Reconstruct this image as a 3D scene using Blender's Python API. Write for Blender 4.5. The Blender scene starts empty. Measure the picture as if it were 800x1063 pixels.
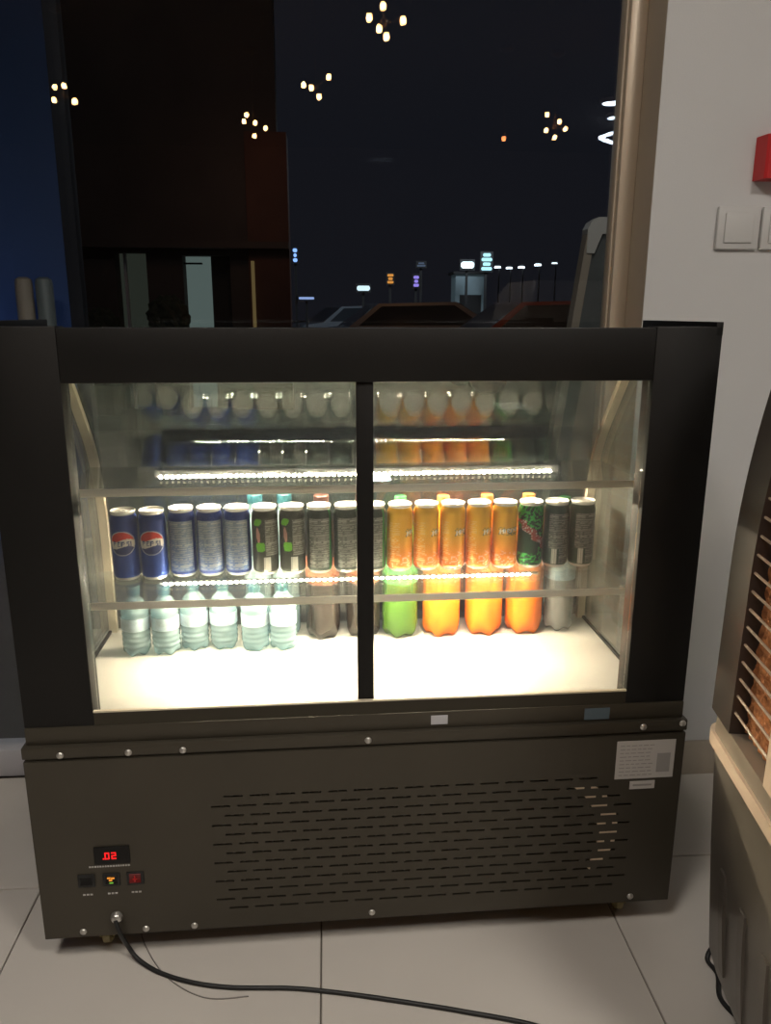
import bpy, bmesh, math, random
from mathutils import Vector, Matrix
random.seed(7)
sc = bpy.context.scene
PI = math.pi

# ------------------------------------------------------------------ camera
CX, CY, CZ, YAW, PIT, ROL, FOC = -0.06096, -1.28399, 1.19998, 0.07438, 0.25011, 0.00231, 810.56
cd = bpy.data.cameras.new('camera'); cam = bpy.data.objects.new('camera', cd); sc.collection.objects.link(cam)
sc.camera = cam
fw = Vector((math.sin(YAW)*math.cos(PIT), math.cos(YAW)*math.cos(PIT), -math.sin(PIT)))
rt = Vector((math.cos(YAW), -math.sin(YAW), 0)); up = rt.cross(fw)
r2 = rt*math.cos(ROL) + up*math.sin(ROL); u2 = -rt*math.sin(ROL) + up*math.cos(ROL)
mw = Matrix((r2, u2, -fw)).transposed().to_4x4(); mw.translation = (CX, CY, CZ)
cam.matrix_world = mw
cd.sensor_fit = 'VERTICAL'; cd.sensor_height = 36; cd.lens = FOC/1063*36; cd.clip_start = .02; cd.clip_end = 500

# ------------------------------------------------------------------ world and exposure
w = bpy.data.worlds.new('night'); sc.world = w; w.use_nodes = True
nt = w.node_tree; bg = nt.nodes['Background']
bg.inputs[0].default_value = (.0075, .0080, .0112, 1); bg.inputs[1].default_value = 1
sc.view_settings.view_transform = 'Standard'; sc.view_settings.look = 'None'
sc.view_settings.exposure = 0; sc.view_settings.gamma = 1; sc.view_settings.use_curve_mapping = False
sc.cycles.max_bounces = 12; sc.cycles.transparent_max_bounces = 40; sc.cycles.diffuse_bounces = 4
sc.cycles.glossy_bounces = 6; sc.cycles.transmission_bounces = 8
sc.cycles.caustics_reflective = False; sc.cycles.caustics_refractive = False
sc.cycles.sample_clamp_indirect = 8

def area_light(name, loc, rot, size, power, col, parent=None, sy=None, spread=None):
    l = bpy.data.lights.new(name, 'AREA'); l.energy = power; l.color = col; l.size = size
    if sy: l.shape = 'RECTANGLE'; l.size_y = sy
    if spread: l.spread = spread
    o = bpy.data.objects.new(name, l); sc.collection.objects.link(o); o.location = loc; o.rotation_euler = rot; o.parent = parent
    return o

# ------------------------------------------------------------------ materials
def nodes(name):
    m = bpy.data.materials.new(name); m.use_nodes = True
    t = m.node_tree; return m, t, t.nodes, t.links, t.nodes['Principled BSDF']
def mat(name, col, rough=.5, metal=0, spec=.5, noise=0, nscale=20, bump=0, bscale=200, emit=None, es=1, coat=0):
    m, t, N, L, b = nodes(name)
    b.inputs['Base Color'].default_value = (*col, 1); b.inputs['Roughness'].default_value = rough
    b.inputs['Metallic'].default_value = metal; b.inputs['Specular IOR Level'].default_value = spec
    b.inputs['Coat Weight'].default_value = coat
    if emit: b.inputs['Emission Color'].default_value = (*emit, 1); b.inputs['Emission Strength'].default_value = es
    tc = N.new('ShaderNodeTexCoord')
    if noise:
        n = N.new('ShaderNodeTexNoise'); n.inputs['Scale'].default_value = nscale; n.inputs['Detail'].default_value = 5
        L.new(tc.outputs['Object'], n.inputs['Vector'])
        r = N.new('ShaderNodeMapRange'); r.inputs['From Min'].default_value = .3; r.inputs['From Max'].default_value = .7
        r.inputs['To Min'].default_value = 1-noise; r.inputs['To Max'].default_value = 1+noise
        L.new(n.outputs['Fac'], r.inputs['Value'])
        mx = N.new('ShaderNodeVectorMath'); mx.operation = 'SCALE'; mx.inputs[0].default_value = col
        L.new(r.outputs[0], mx.inputs['Scale']); L.new(mx.outputs[0], b.inputs['Base Color'])
    if bump:
        n2 = N.new('ShaderNodeTexNoise'); n2.inputs['Scale'].default_value = bscale; L.new(tc.outputs['Object'], n2.inputs['Vector'])
        bp = N.new('ShaderNodeBump'); bp.inputs['Strength'].default_value = bump; bp.inputs['Distance'].default_value = .002
        L.new(n2.outputs['Fac'], bp.inputs['Height']); L.new(bp.outputs[0], b.inputs['Normal'])
    return m
def emis(name, col, s):
    m = bpy.data.materials.new(name); m.use_nodes = True; t = m.node_tree; t.nodes.clear()
    e = t.nodes.new('ShaderNodeEmission'); e.inputs[0].default_value = (*col, 1); e.inputs[1].default_value = s
    o = t.nodes.new('ShaderNodeOutputMaterial'); t.links.new(e.outputs[0], o.inputs[0]); return m
def glass(name, tint=(1, 1, 1), haze=0, hazecol=(.8, .85, .85), rough=0, f0=.045, gl=1.0):
    """thin sheet of glass or clear plastic: transparent + Schlick reflection on each face, a little surface haze"""
    m = bpy.data.materials.new(name); m.use_nodes = True; t = m.node_tree; N = t.nodes; L = t.links; N.clear()
    g = N.new('ShaderNodeNewGeometry'); d = N.new('ShaderNodeVectorMath'); d.operation = 'DOT_PRODUCT'
    L.new(g.outputs['Normal'], d.inputs[0]); L.new(g.outputs['Incoming'], d.inputs[1])
    def mth(op, a, b=None):
        n = N.new('ShaderNodeMath'); n.operation = op
        for i, v in enumerate((a, b)):
            if v is None: continue
            if isinstance(v, (int, float)): n.inputs[i].default_value = v
            else: L.new(v, n.inputs[i])
        return n.outputs[0]
    c = mth('ABSOLUTE', d.outputs['Value']); k = mth('POWER', mth('SUBTRACT', 1, c), 5)
    f = mth('ADD', mth('MULTIPLY', k, 1-f0), f0)
    tr = N.new('ShaderNodeBsdfTransparent'); tr.inputs[0].default_value = (*tint, 1)
    gs = N.new('ShaderNodeBsdfGlossy'); gs.inputs['Roughness'].default_value = rough; gs.inputs[0].default_value = (gl, gl, gl, 1)
    base = tr.outputs[0]
    if haze:
        df = N.new('ShaderNodeBsdfDiffuse'); df.inputs[0].default_value = (*hazecol, 1)
        mh = N.new('ShaderNodeMixShader'); mh.inputs[0].default_value = haze
        L.new(tr.outputs[0], mh.inputs[1]); L.new(df.outputs[0], mh.inputs[2]); base = mh.outputs[0]
    mx = N.new('ShaderNodeMixShader'); L.new(f, mx.inputs[0]); L.new(base, mx.inputs[1]); L.new(gs.outputs[0], mx.inputs[2])
    o = N.new('ShaderNodeOutputMaterial'); L.new(mx.outputs[0], o.inputs[0]); return m
def vcol(name, rough=.35, metal=.35):
    m, t, N, L, b = nodes(name)
    a = N.new('ShaderNodeAttribute'); a.attribute_name = 'Col'
    L.new(a.outputs['Color'], b.inputs['Base Color']); b.inputs['Roughness'].default_value = rough; b.inputs['Metallic'].default_value = metal
    return m

# ------------------------------------------------------------------ mesh helpers
def box(bm, x0, x1, y0, y1, z0, z1, bev=0, seg=1, mi=0):
    vs = [bm.verts.new(p) for p in ((x0,y0,z0),(x1,y0,z0),(x1,y1,z0),(x0,y1,z0),(x0,y0,z1),(x1,y0,z1),(x1,y1,z1),(x0,y1,z1))]
    fs = [bm.faces.new([vs[i] for i in f]) for f in ((3,2,1,0),(4,5,6,7),(0,1,5,4),(1,2,6,5),(2,3,7,6),(3,0,4,7))]
    for f in fs: f.material_index = mi
    if bev:
        es = list({e for f in fs for e in f.edges})
        r = bmesh.ops.bevel(bm, geom=es, offset=bev, segments=seg, profile=.5, affect='EDGES')
        for f in r['faces']: f.material_index = mi
    return vs
def lathe(bm, prof, n=24, c=(0, 0, 0), axis='z', mi=0, cap=True):
    rings = []
    for r, h in prof:
        ring = []
        for k in range(n):
            a = 2*PI*k/n; u, v = r*math.cos(a), r*math.sin(a)
            p = {'z': (u, v, h), 'y': (u, h, v), 'x': (h, u, v)}[axis]
            ring.append(bm.verts.new((p[0]+c[0], p[1]+c[1], p[2]+c[2])))
        rings.append(ring)
    for a, b in zip(rings, rings[1:]):
        for k in range(n):
            f = bm.faces.new((a[k], a[(k+1) % n], b[(k+1) % n], b[k])); f.material_index = mi
    if cap:
        for rg, rev in ((rings[0], 1), (rings[-1], 0)):
            f = bm.faces.new(rg[::-1] if rev else rg); f.material_index = mi
    return rings
def prism(bm, pts, lo, hi, axis='x', mi=0):
    """extrude a closed outline; pts are the two coordinates other than axis, in order"""
    def P(a, b, h): return {'x': (h, a, b), 'y': (a, h, b), 'z': (a, b, h)}[axis]
    A = [bm.verts.new(P(a, b, lo)) for a, b in pts]; B = [bm.verts.new(P(a, b, hi)) for a, b in pts]
    n = len(pts)
    for k in range(n): bm.faces.new((A[k], A[(k+1) % n], B[(k+1) % n], B[k])).material_index = mi
    bm.faces.new(A[::-1]).material_index = mi; bm.faces.new(B).material_index = mi
def tube(bm, pts, r, n=8, mi=0):
    pts = [Vector(p) for p in pts]; rings = []
    for i, p in enumerate(pts):
        d = (pts[min(i+1, len(pts)-1)] - pts[max(i-1, 0)]).normalized()
        a = d.orthogonal().normalized() if i == 0 else (rings_u - d*rings_u.dot(d)).normalized()
        rings_u = a; b = d.cross(a)
        rings.append([bm.verts.new(p + a*r*math.cos(2*PI*k/n) + b*r*math.sin(2*PI*k/n)) for k in range(n)])
    for A, B in zip(rings, rings[1:]):
        for k in range(n): bm.faces.new((A[k], A[(k+1) % n], B[(k+1) % n], B[k])).material_index = mi
    bm.faces.new(rings[0][::-1]).material_index = mi; bm.faces.new(rings[-1]).material_index = mi
def smooth_path(pts, n=10):
    pts = [Vector(p) for p in pts]; out = []
    P = [pts[0]] + pts + [pts[-1]]
    for i in range(1, len(P)-2):
        for k in range(n):
            t = k/n; a, b, c, d = P[i-1], P[i], P[i+1], P[i+2]
            out.append(.5*((2*b) + (c-a)*t + (2*a-5*b+4*c-d)*t*t + (3*b-a-3*c+d)*t**3))
    return out + [pts[-1]]
def obj(name, bm, mats, parent=None, smooth=None, **props):
    bmesh.ops.recalc_face_normals(bm, faces=bm.faces[:])
    me = bpy.data.meshes.new(name); bm.to_mesh(me); bm.free()
    for m in (mats if isinstance(mats, (list, tuple)) else [mats]): me.materials.append(m)
    if smooth is not None:
        me.shade_smooth(); me.set_sharp_from_angle(angle=math.radians(smooth))
    o = bpy.data.objects.new(name, me); sc.collection.objects.link(o); o.parent = parent
    for k, v in props.items(): o[k] = v
    return o
def bobj(name, args, m, parent=None, bev=0, **props):
    bm = bmesh.new(); box(bm, *args, bev=bev, seg=2 if bev else 1); return obj(name, bm, m, parent, smooth=35 if bev else None, **props)
def tag(o, label, cat, group=None):
    o['label'] = label; o['category'] = cat
    if group: o['group'] = group
    return o
def thing(name, label, cat, loc=(0, 0, 0), rz=0, group=None):
    o = bpy.data.objects.new(name, None); sc.collection.objects.link(o); o.location = loc; o.rotation_euler = (0, 0, rz)
    o.empty_display_size = .05
    return tag(o, label, cat, group)
def kids(o): return [c for c in sc.collection.objects if c.parent == o]
def dup(o, loc=None, rz=None, label=None, parent=None):
    c = o.copy(); sc.collection.objects.link(c)
    if parent: c.parent = parent
    if loc is not None: c.location = loc
    if rz is not None: c.rotation_euler = (0, 0, rz)
    if label: c['label'] = label
    for k in kids(o): dup(k, parent=c)
    return c
S = dict(kind='structure')

# ------------------------------------------------------------------ palette
m_tile = mat('floor_tile_glaze', (.62, .58, .53), .22, noise=.05, nscale=3)
m_grout = mat('grout', (.16, .14, .12), .9, noise=.1)
m_wall = mat('wall_paint', (.56, .56, .56), .75, noise=.02, nscale=4, bump=.15, bscale=300)
m_dark = mat('dark_ceiling_paint', (.025, .02, .018), .9, noise=.1)
m_brown = mat('dark_brown_wall', (.05, .035, .028), .8, noise=.15, nscale=2)
m_skirt = mat('tan_skirting', (.42, .36, .29), .4, noise=.05)
m_beige = mat('beige_reveal', (.44, .36, .27), .5, noise=.05, nscale=6)
m_beige2 = mat('beige_aluminium', (.52, .43, .33), .35, metal=.2)
m_alu = mat('pale_aluminium', (.50, .49, .53), .4, metal=.2)
m_mull = mat('dark_mullion', (.010, .011, .015), .7, spec=.1)
m_win = glass('window_glass', (.93, .95, .96))
m_black = mat('black_powder_coat', (.0075, .007, .0065), .5, spec=.28, noise=.15, nscale=8, bump=.1, bscale=600)
m_panel = mat('dark_brown_steel', (.060, .052, .038), .45, metal=.3, noise=.08, nscale=5, bump=.1, bscale=500)
m_seam = mat('black_recess', (.008, .008, .008), .7)
m_rail = mat('door_rail_brown', (.035, .030, .020), .5, spec=.3)
m_inner = mat('fan_housing_metal', (.20, .17, .13), .4, metal=.6)
m_litarc = mat('lit_arc_metal', (.62, .50, .36), .45, metal=.3)
m_shelftrim = mat('shelf_edge_steel', (.78, .73, .62), .45, metal=.35)
m_deck = mat('white_deck', (.80, .78, .72), .35, noise=.02)
m_steel = mat('brushed_steel', (.70, .66, .57), .38, metal=.7, noise=.05)
m_screw = mat('screw_zinc', (.62, .60, .56), .3, metal=.8)
m_trim = mat('cream_glass_edge', (.62, .55, .42), .4, noise=.05)
m_shelf = glass('shelf_glass', (.95, .975, .965), haze=.14, hazecol=(.8,.78,.7))
m_side = glass('side_glass', (.80, .84, .83), haze=.10, hazecol=(.62, .62, .58))
m_front = glass('curved_glass', (.88, .92, .92), haze=.035, hazecol=(.4, .5, .5), f0=.10)
m_door = glass('door_glass', (.97, .98, .975), haze=.012)
m_led = emis('warm_led', (1, .85, .60), 720)
m_white = mat('white_paper', (.50, .48, .46), .6)
m_print = mat('grey_print', (.30, .29, .28), .7)
m_blue = mat('blue_grey_film', (.10, .14, .17), .35)
m_brass = mat('caster_brass', (.35, .28, .13), .4, metal=.6)
m_rubber = mat('black_rubber', (.012, .012, .012), .5)
m_red = mat('red_plastic', (.50, .018, .02), .35)
m_redsw = mat('red_switch', (.10, .008, .008), .35, emit=(1, .03, .02), es=.02)
m_digit = emis('red_digits', (1, .02, .02), 1.3)
m_orange = emis('orange_symbol', (1, .35, .05), .9)
m_green = emis('green_symbol', (.3, .8, .1), .5)
m_lid = mat('can_aluminium', (.86, .84, .80), .42, metal=.45)
m_can = vcol('can_print')
m_bottlelabel = mat('blue_label', (.25, .45, .62), .5)

# ------------------------------------------------------------------ the room
GY = .655           # window glass
WY = .52            # right wall face
floor = bobj('floor', (-3.6, 3.4, -7, .75, -.05, -.006), m_grout, **S)
xs = [-.0899+.6*k for k in range(-6, 7)]; ys = [.1949+.6*k for k in range(-12, 1)]
bm = bmesh.new(); box(bm, .0015, .5985, .0015, .5985, -.008, 0, bev=.0015); tile = obj('floor_tile', bm, m_tile, floor)
first = True
for x in xs:
    for y in ys:
        x1 = min(x+.6, 3.4); y1 = min(y+.6, .62)
        if x < -3.6 or x1-x < .05: continue
        if y1-y < .59 or x1-x < .59:
            bm = bmesh.new(); box(bm, .0015, x1-x-.0015, .0015, y1-y-.0015, -.008, 0, bev=.0015); o = obj('floor_tile', bm, m_tile, floor)
        elif first: o = tile; first = False
        else: o = tile.copy(); sc.collection.objects.link(o)
        o.location = (x, y, 0)
bobj('ceiling', (-3.6, 3.4, -7, .75, 3.0, 3.1), m_dark, **S)
bm = bmesh.new(); box(bm, .666, 3.4, WY, .75, 0, 3); obj('wall_back_right', bm, m_wall, **S)
bobj('trim_1', (.6655, .668, WY+.002, .64, 0, 3), m_beige, **S)['label'] = 'beige window reveal'
bobj('wall_right', (3.4, 3.5, -7, .75, 0, 3), m_wall, **S)
bobj('wall_left', (-3.7, -3.6, -7, .75, 0, 3), m_brown, **S)
bobj('wall_front', (-3.7, 3.5, -7.1, -7, 0, 3), m_brown, **S)
bobj('baseboard_right', (.664, 3.4, WY-.012, WY, .0, .096), m_skirt, bev=.002, **S)
# window 1 : the big pane; window 2 : the pane to its left
wn = bpy.data.objects.new('window_1', None); sc.collection.objects.link(wn); wn['kind'] = 'structure'
bobj('window_frame', (.626, .6655, .625, .69, 0, 3), m_beige2, wn, bev=.004)
bobj('frame_bead', (.620, .626, .638, .675, .08, 2.96), m_beige, wn, bev=.002)
bobj('bottom_rail', (-.63, .626, .625, .69, 0, .078), m_alu, wn, bev=.003)
bobj('top_rail', (-.63, .626, .625, .69, 2.94, 3), m_alu, wn, bev=.003)
bobj('glass_pane', (-.6455, .628, GY, GY+.008, .07, 2.95), m_win, wn)
w2 = bpy.data.objects.new('window_2', None); sc.collection.objects.link(w2); w2['kind'] = 'structure'
bobj('window_frame', (-.662, -.63, GY+.009, .70, 0, 3), m_mull, w2, bev=.003)
bobj('bottom_rail', (-3.6, -.662, .625, .69, 0, .078), m_alu, w2, bev=.003)
bobj('top_rail', (-3.6, -.662, .625, .69, 2.94, 3), m_alu, w2, bev=.003)
bobj('glass_pane', (-3.6, -.6465, GY, GY+.008, .07, 2.95), m_win, w2)

# ------------------------------------------------------------------ lamps of the room, and added ceiling panels
m_diff = emis('lamp_diffuser', (1, .95, .88), 6)
def ceiling_panel(x, y, power, label, col=(1, .93, .84)):  # added unseen lamps that light the room, placed clear of the window's reflection
    t = thing('added_ceiling_light', label, 'light', (x, y, 2.97), 0)
    bobj('frame', (-.30, .30, -.30, .30, .0, .03), m_alu, t, bev=.004)
    bobj('diffuser', (-.28, .28, -.28, .28, -.006, -.0005), m_diff, t)
    area_light('panel_lamp', (0, 0, -.012), (0, 0, 0), .54, power, col, t)
ceiling_panel(1.25, -1.95, 36, 'added square ceiling light panel, out of view, nearest the white wall')
ceiling_panel(-.75, -1.35, 30, 'added square ceiling light panel, out of view, on the side away from the white wall')
m_bulb = emis('warm_bulb', (1, .52, .20), 60)
m_bulb2 = emis('amber_bulb', (1, .28, .08), 22)
m_cool = emis('cool_white_lamp', (.75, .87, 1), 34)
m_lampmetal = mat('bronze_lamp_metal', (.10, .06, .03), .4, metal=.8)
def pendant(c, bulbs, label, mb=m_bulb):
    t = thing('pendant_lamp', label, 'lamp', c, 0, None)
    bm = bmesh.new(); lathe(bm, [(.05, 2.99-c[2]), (.05, 2.97-c[2]), (.02, 2.955-c[2])], 20); obj('canopy', bm, m_lampmetal, t, smooth=40)
    bm = bmesh.new(); tube(bm, [(0, 0, 2.96-c[2]), (0, 0, 0)], .003, 6); obj('cord', bm, m_lampmetal, t)
    bm = bmesh.new(); lathe(bm, [(.002, .018), (.014, .014), (.018, 0), (.014, -.014), (.002, -.018)], 16); obj('hub', bm, m_lampmetal, t, smooth=60)
    for i, b in enumerate(bulbs):
        d = Vector(b) - Vector(c); d.y += .03*math.sin(i*2.4)
        bm = bmesh.new(); tube(bm, [(0, 0, 0), d*.6, d + Vector((0, 0, .02))], .0025, 6); obj('arm', bm, m_lampmetal, t)
        bm = bmesh.new(); lathe(bm, [(.002, .018), (.012, .014), (.0150, 0), (.012, -.012), (.002, -.016)], 14, tuple(d)); obj('bulb', bm, mb, t, smooth=60)
pendant((-1.655,-2.862,2.5), [(-1.653,-2.862,2.553),(-1.714,-2.862,2.467),(-1.608,-2.862,2.472),(-1.586,-2.862,2.462),(-1.711,-2.862,2.546)], 'bronze pendant with five warm bulbs, leftmost of those mirrored in the window')
pendant((-.558,-3.557,2.5), [(-.623,-3.557,2.52),(-.542,-3.557,2.509),(-.474,-3.557,2.485),(-.601,-3.557,2.558),(-.552,-3.557,2.427)], 'bronze pendant with five warm bulbs, second from the left in the window reflection')
pendant((-.1,-2.547,2.5), [(-.171,-2.547,2.509),(-.126,-2.547,2.489),(-.081,-2.547,2.454),(-.022,-2.547,2.548)], 'bronze pendant with four warm bulbs mirrored in the window')
pendant((.229,-1.447,2.5), [(.224,-1.447,2.565),(.159,-1.447,2.51),(.208,-1.447,2.482),(.315,-1.447,2.501),(.24,-1.447,2.441)], 'bronze pendant with five warm bulbs, highest in the window reflection')
pendant((1.604,-3.437,2.5), [(1.546,-3.437,2.578),(1.633,-3.437,2.529),(1.692,-3.437,2.492),(1.538,-3.437,2.47),(1.611,-3.437,2.43)], 'bronze pendant with five warm bulbs, rightmost cluster in the window reflection')
pendant((1.222,-3.367,2.43), [(1.222,-3.367,2.4)], 'small pendant with one amber bulb mirrored in the window', m_bulb2)
for x, y, lb in ((2.45, -4.703, 'larger round cool white ceiling spot mirrored beside the beige post'), (2.678, -5.205, 'smaller round cool white ceiling spot mirrored just below the larger one')):
    t = thing('ceiling_spot', lb, 'light', (x, y, 2.97))
    bm = bmesh.new(); lathe(bm, [(.10, .03), (.10, .0), (.085, -.004), (.08, .01)], 28); obj('rim', bm, m_alu, t, smooth=40)
    bm = bmesh.new(); lathe(bm, [(.078, .006), (.078, -.002)], 28); obj('diffuser', bm, m_cool, t)
t = thing('chevron_lamp', 'cool white V-shaped tube lamp mirrored low beside the beige post', 'lamp', (2.607, -5.455, 2.845))
for d in ((.224, 0, .081), (.206, 0, -.066)):
    bm = bmesh.new(); tube(bm, [(0, 0, 0), d], .014, 8); obj('light_tube', bm, m_cool, t, smooth=50)
bm = bmesh.new(); tube(bm, [(.1, 0, .15), (.1, 0, .035)], .003, 6); tube(bm, [(.1, 0, .15), (.1, 0, -.03)], .003, 6); obj('hanger', bm, m_lampmetal, t)

# ------------------------------------------------------------------ the fridge (own frame: y=0 is its service side)
FR = .01466
fridge = thing('display_fridge', 'black glass display fridge with two sliding doors and warm lit shelves of drinks', 'fridge', (0, 0, 0), FR)
def W(x, y, z): return (x*math.cos(FR)-y*math.sin(FR), x*math.sin(FR)+y*math.cos(FR), z)
ZB, ZJ, ZT = .062, .446, 1.176
# lower cabinet : shell open towards the service panel
bm = bmesh.new()
for a in ((-.6, -.592, -.008, .53, ZB, ZJ), (.592, .6, -.008, .53, ZB, ZJ), (-.592, .592, .522, .53, ZB, ZJ), (-.592, .592, -.004, .522, ZB, ZB+.008), (-.592, .592, -.008, .522, ZJ-.012, ZJ)):
    box(bm, *a)
obj('lower_cabinet', bm, m_panel, fridge)
# service panel with real slots
rows = 13; z_top = .344; dz = .02; px0 = -.285; pitch = .0475; sl = .035; sh = .0042
bm = bmesh.new()
X0, X1, Z0, Z1 = -.604, .604, ZB-.002, .432; YF, YB = -.012, -.0085
def quad(x0, x1, z0, z1):
    if x1-x0 < 1e-6 or z1-z0 < 1e-6: return
    for y, rv in ((YF, 0), (YB, 1)):
        v = [bm.verts.new(p) for p in ((x0, y, z0), (x1, y, z0), (x1, y, z1), (x0, y, z1))]
        bm.faces.new(v[::-1] if rv else v)
zprev = Z1
for r in range(rows):
    zc = z_top - r*dz; quad(X0, X1, zc+sh/2, zprev)
    off = .0235 if r % 2 == 0 else 0; x = X0; k = 0
    n = 16 if r % 2 == 0 else 17
    if r < 2: n -= 1
    for k in range(n):
        s = px0+off+k*pitch; quad(x, s, zc-sh/2, zc+sh/2); x = s+sl
        # slot walls
        c = [(s, zc-sh/2), (s+sl, zc-sh/2), (s+sl, zc+sh/2), (s, zc+sh/2)]
        for i in range(4):
            a, b = c[i], c[(i+1) % 4]
            bm.faces.new([bm.verts.new(p) for p in ((a[0], YF, a[1]), (b[0], YF, b[1]), (b[0], YB, b[1]), (a[0], YB, a[1]))])
    quad(x, X1, zc-sh/2, zc+sh/2); zprev = zc-sh/2
quad(X0, X1, Z0, zprev)
# folded returns of the sheet
for a in ((X0, X0+.001, YF, .03, Z0, Z1), (X1-.001, X1, YF, .03, Z0, Z1), (X0, X1, YF, .01, Z1-.001, Z1), (X0, X1, YF, .01, Z0, Z0+.001)): box(bm, *a)
me_p = obj('service_panel', bm, m_panel, fridge)
# seam band between panel and doors
bobj('seam_strip', (-.6, .6, -.006, .02, .4325, .4365), m_seam, fridge)
bobj('upper_flange', (-.606, .606, -.012, .03, .437, .459), m_panel, fridge, bev=.002)
bobj('rear_sill', (-.6, .6, -.002, .05, .459, .492), m_panel, fridge, bev=.002)
# fan housing seen through the slots
bm = bmesh.new()
lathe(bm, [(.115, .03), (.125, .028), (.125, .10), (.115, .10), (.115, .03)], 40, (.345, 0, .225), 'y', cap=False)
box(bm, .22, .47, .10, .11, .10, .35)
obj('fan_housing', bm, m_inner, fridge, smooth=40)
bm = bmesh.new(); arc = []  # bright crescent insert, shaped to imitate the arc of light in the slots
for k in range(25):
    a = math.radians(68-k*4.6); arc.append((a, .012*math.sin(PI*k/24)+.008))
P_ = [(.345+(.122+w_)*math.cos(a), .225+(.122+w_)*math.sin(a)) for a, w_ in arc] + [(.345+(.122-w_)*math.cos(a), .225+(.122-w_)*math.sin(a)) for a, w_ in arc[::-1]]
prism(bm, P_, -.0117, .004, 'y'); obj('lit_arc_insert', bm, m_litarc, fridge, label='bright crescent insert behind the slots, shaped as the lit arc')
bm = bmesh.new()
for k in range(5):
    a = k*2*PI/5
    v = [bm.verts.new((.345+r*math.cos(a+t), .06+d, .225+r*math.sin(a+t))) for r, t, d in ((.02, -.3, .01), (.105, -.28, .02), (.108, .3, -.01), (.02, .4, -.005))]
    bm.faces.new(v)
lathe(bm, [(.024, .04), (.024, .08)], 16, (.345, 0, .225), 'y')
obj('fan', bm, m_lampmetal, fridge, smooth=30)
bm = bmesh.new()
for k in range(26): box(bm, -.28+k*.019, -.278+k*.019, .06, .10, .09, .36)
obj('condenser_fins', bm, m_inner, fridge, kind='stuff')

# upper body
OX0, OX1, OZ0, OZ1 = -.480, .486, .521, 1.090
bobj('rear_pillar', (-.6, OX0, 0, .045, .492, 1.178), m_black, fridge, bev=.002)
bobj('rear_pillar', (OX1, .6, 0, .045, .492, 1.178), m_black, fridge, bev=.002)
bobj('header', (OX0, OX1, .0, .045, OZ1, ZT), m_black, fridge, bev=.002)
bobj('door_rail', (OX0, OX1, .0, .005, .492, OZ0-.002), m_rail, fridge)
bobj('door_track', (OX0, OX1, .005, .045, .463, .488), m_rail, fridge)
bobj('door_rail_lip', (OX0, OX1, -.001, .0052, OZ0-.004, OZ0-.001), m_trim, fridge)
bobj('top_panel', (-.594, .594, .045, .265, 1.162, 1.172), m_black, fridge, bev=.001)
# curved profile of the glass (y,z), from the top panel to the deck
cp = [(0.2648, 1.168), (0.3014, 1.1227), (0.34, 1.075), (0.3779, 1.0275), (0.4158, 0.9795), (0.4497, 0.932), (0.4778, 0.875), (0.4959, 0.81), (0.5073, 0.74), (0.512, 0.66), (0.512, 0.56), (0.512, 0.462)]
cp = [tuple(v)[:2] for v in smooth_path([(a, b, 0) for a, b in cp], 6)]
def offset(path, d):
    out = []
    for i, (a, b) in enumerate(path):
        p, n = path[max(i-1, 0)], path[min(i+1, len(path)-1)]
        t = Vector((n[0]-p[0], n[1]-p[1])).normalized(); out.append((a+t.y*d, b-t.x*d))
    return out
cin = offset(cp, .006); ctr = offset(cp, .020)
if cin[-1][0] > cp[-1][0]: cin = offset(cp, -.006); ctr = offset(cp, -.020)
bm = bmesh.new(); prism(bm, cp + cin[::-1], -.588, .588, 'x'); obj('curved_front_glass', bm, m_front, fridge, smooth=40)
for s in (-1, 1):
    sp = [(.045, .462), (.045, 1.165)] + cp
    bm = bmesh.new(); prism(bm, sp, s*.578, s*.586, 'x'); obj('side_glass', bm, m_side, fridge)
    bm = bmesh.new(); prism(bm, cin + ctr[::-1], s*.560, s*.578, 'x'); obj('glass_edge_trim', bm, m_trim, fridge, smooth=40)
    bobj('top_cap', (min(s*.588, s*.6), max(s*.588, s*.6), .0, .305, 1.163, 1.186), m_black, fridge, bev=.001)
    bobj('bottom_edge_trim', (min(s*.572, s*.578), max(s*.572, s*.578), .05, .50, .4625, .468), m_seam, fridge)
bobj('deck', (-.588, .588, .0455, .52, .446, .4622), m_deck, fridge, bev=.001)
# sliding doors: slim stiles and a pane each
for x0, x1, y0 in ((OX0, .014, .022), (-.014, OX1, .006)):
    d = bpy.data.objects.new('sliding_door', None); sc.collection.objects.link(d); d.parent = fridge
    st = .027
    left = x0 < -.1
    if left: bobj('stile', (x1-st, x1, y0, y0+.012, .489, OZ1), m_black, d, bev=.001)
    else: bobj('stile', (x0, x0+st+.002, y0, y0+.012, .489, OZ1), m_black, d, bev=.001)
    bobj('glass_pane', (x0+.001, x1-st, y0+.004, y0+.008, .489, OZ1) if left else (x0+st+.002, x1-.001, y0+.004, y0+.008, .489, OZ1), m_door, d)
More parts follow.
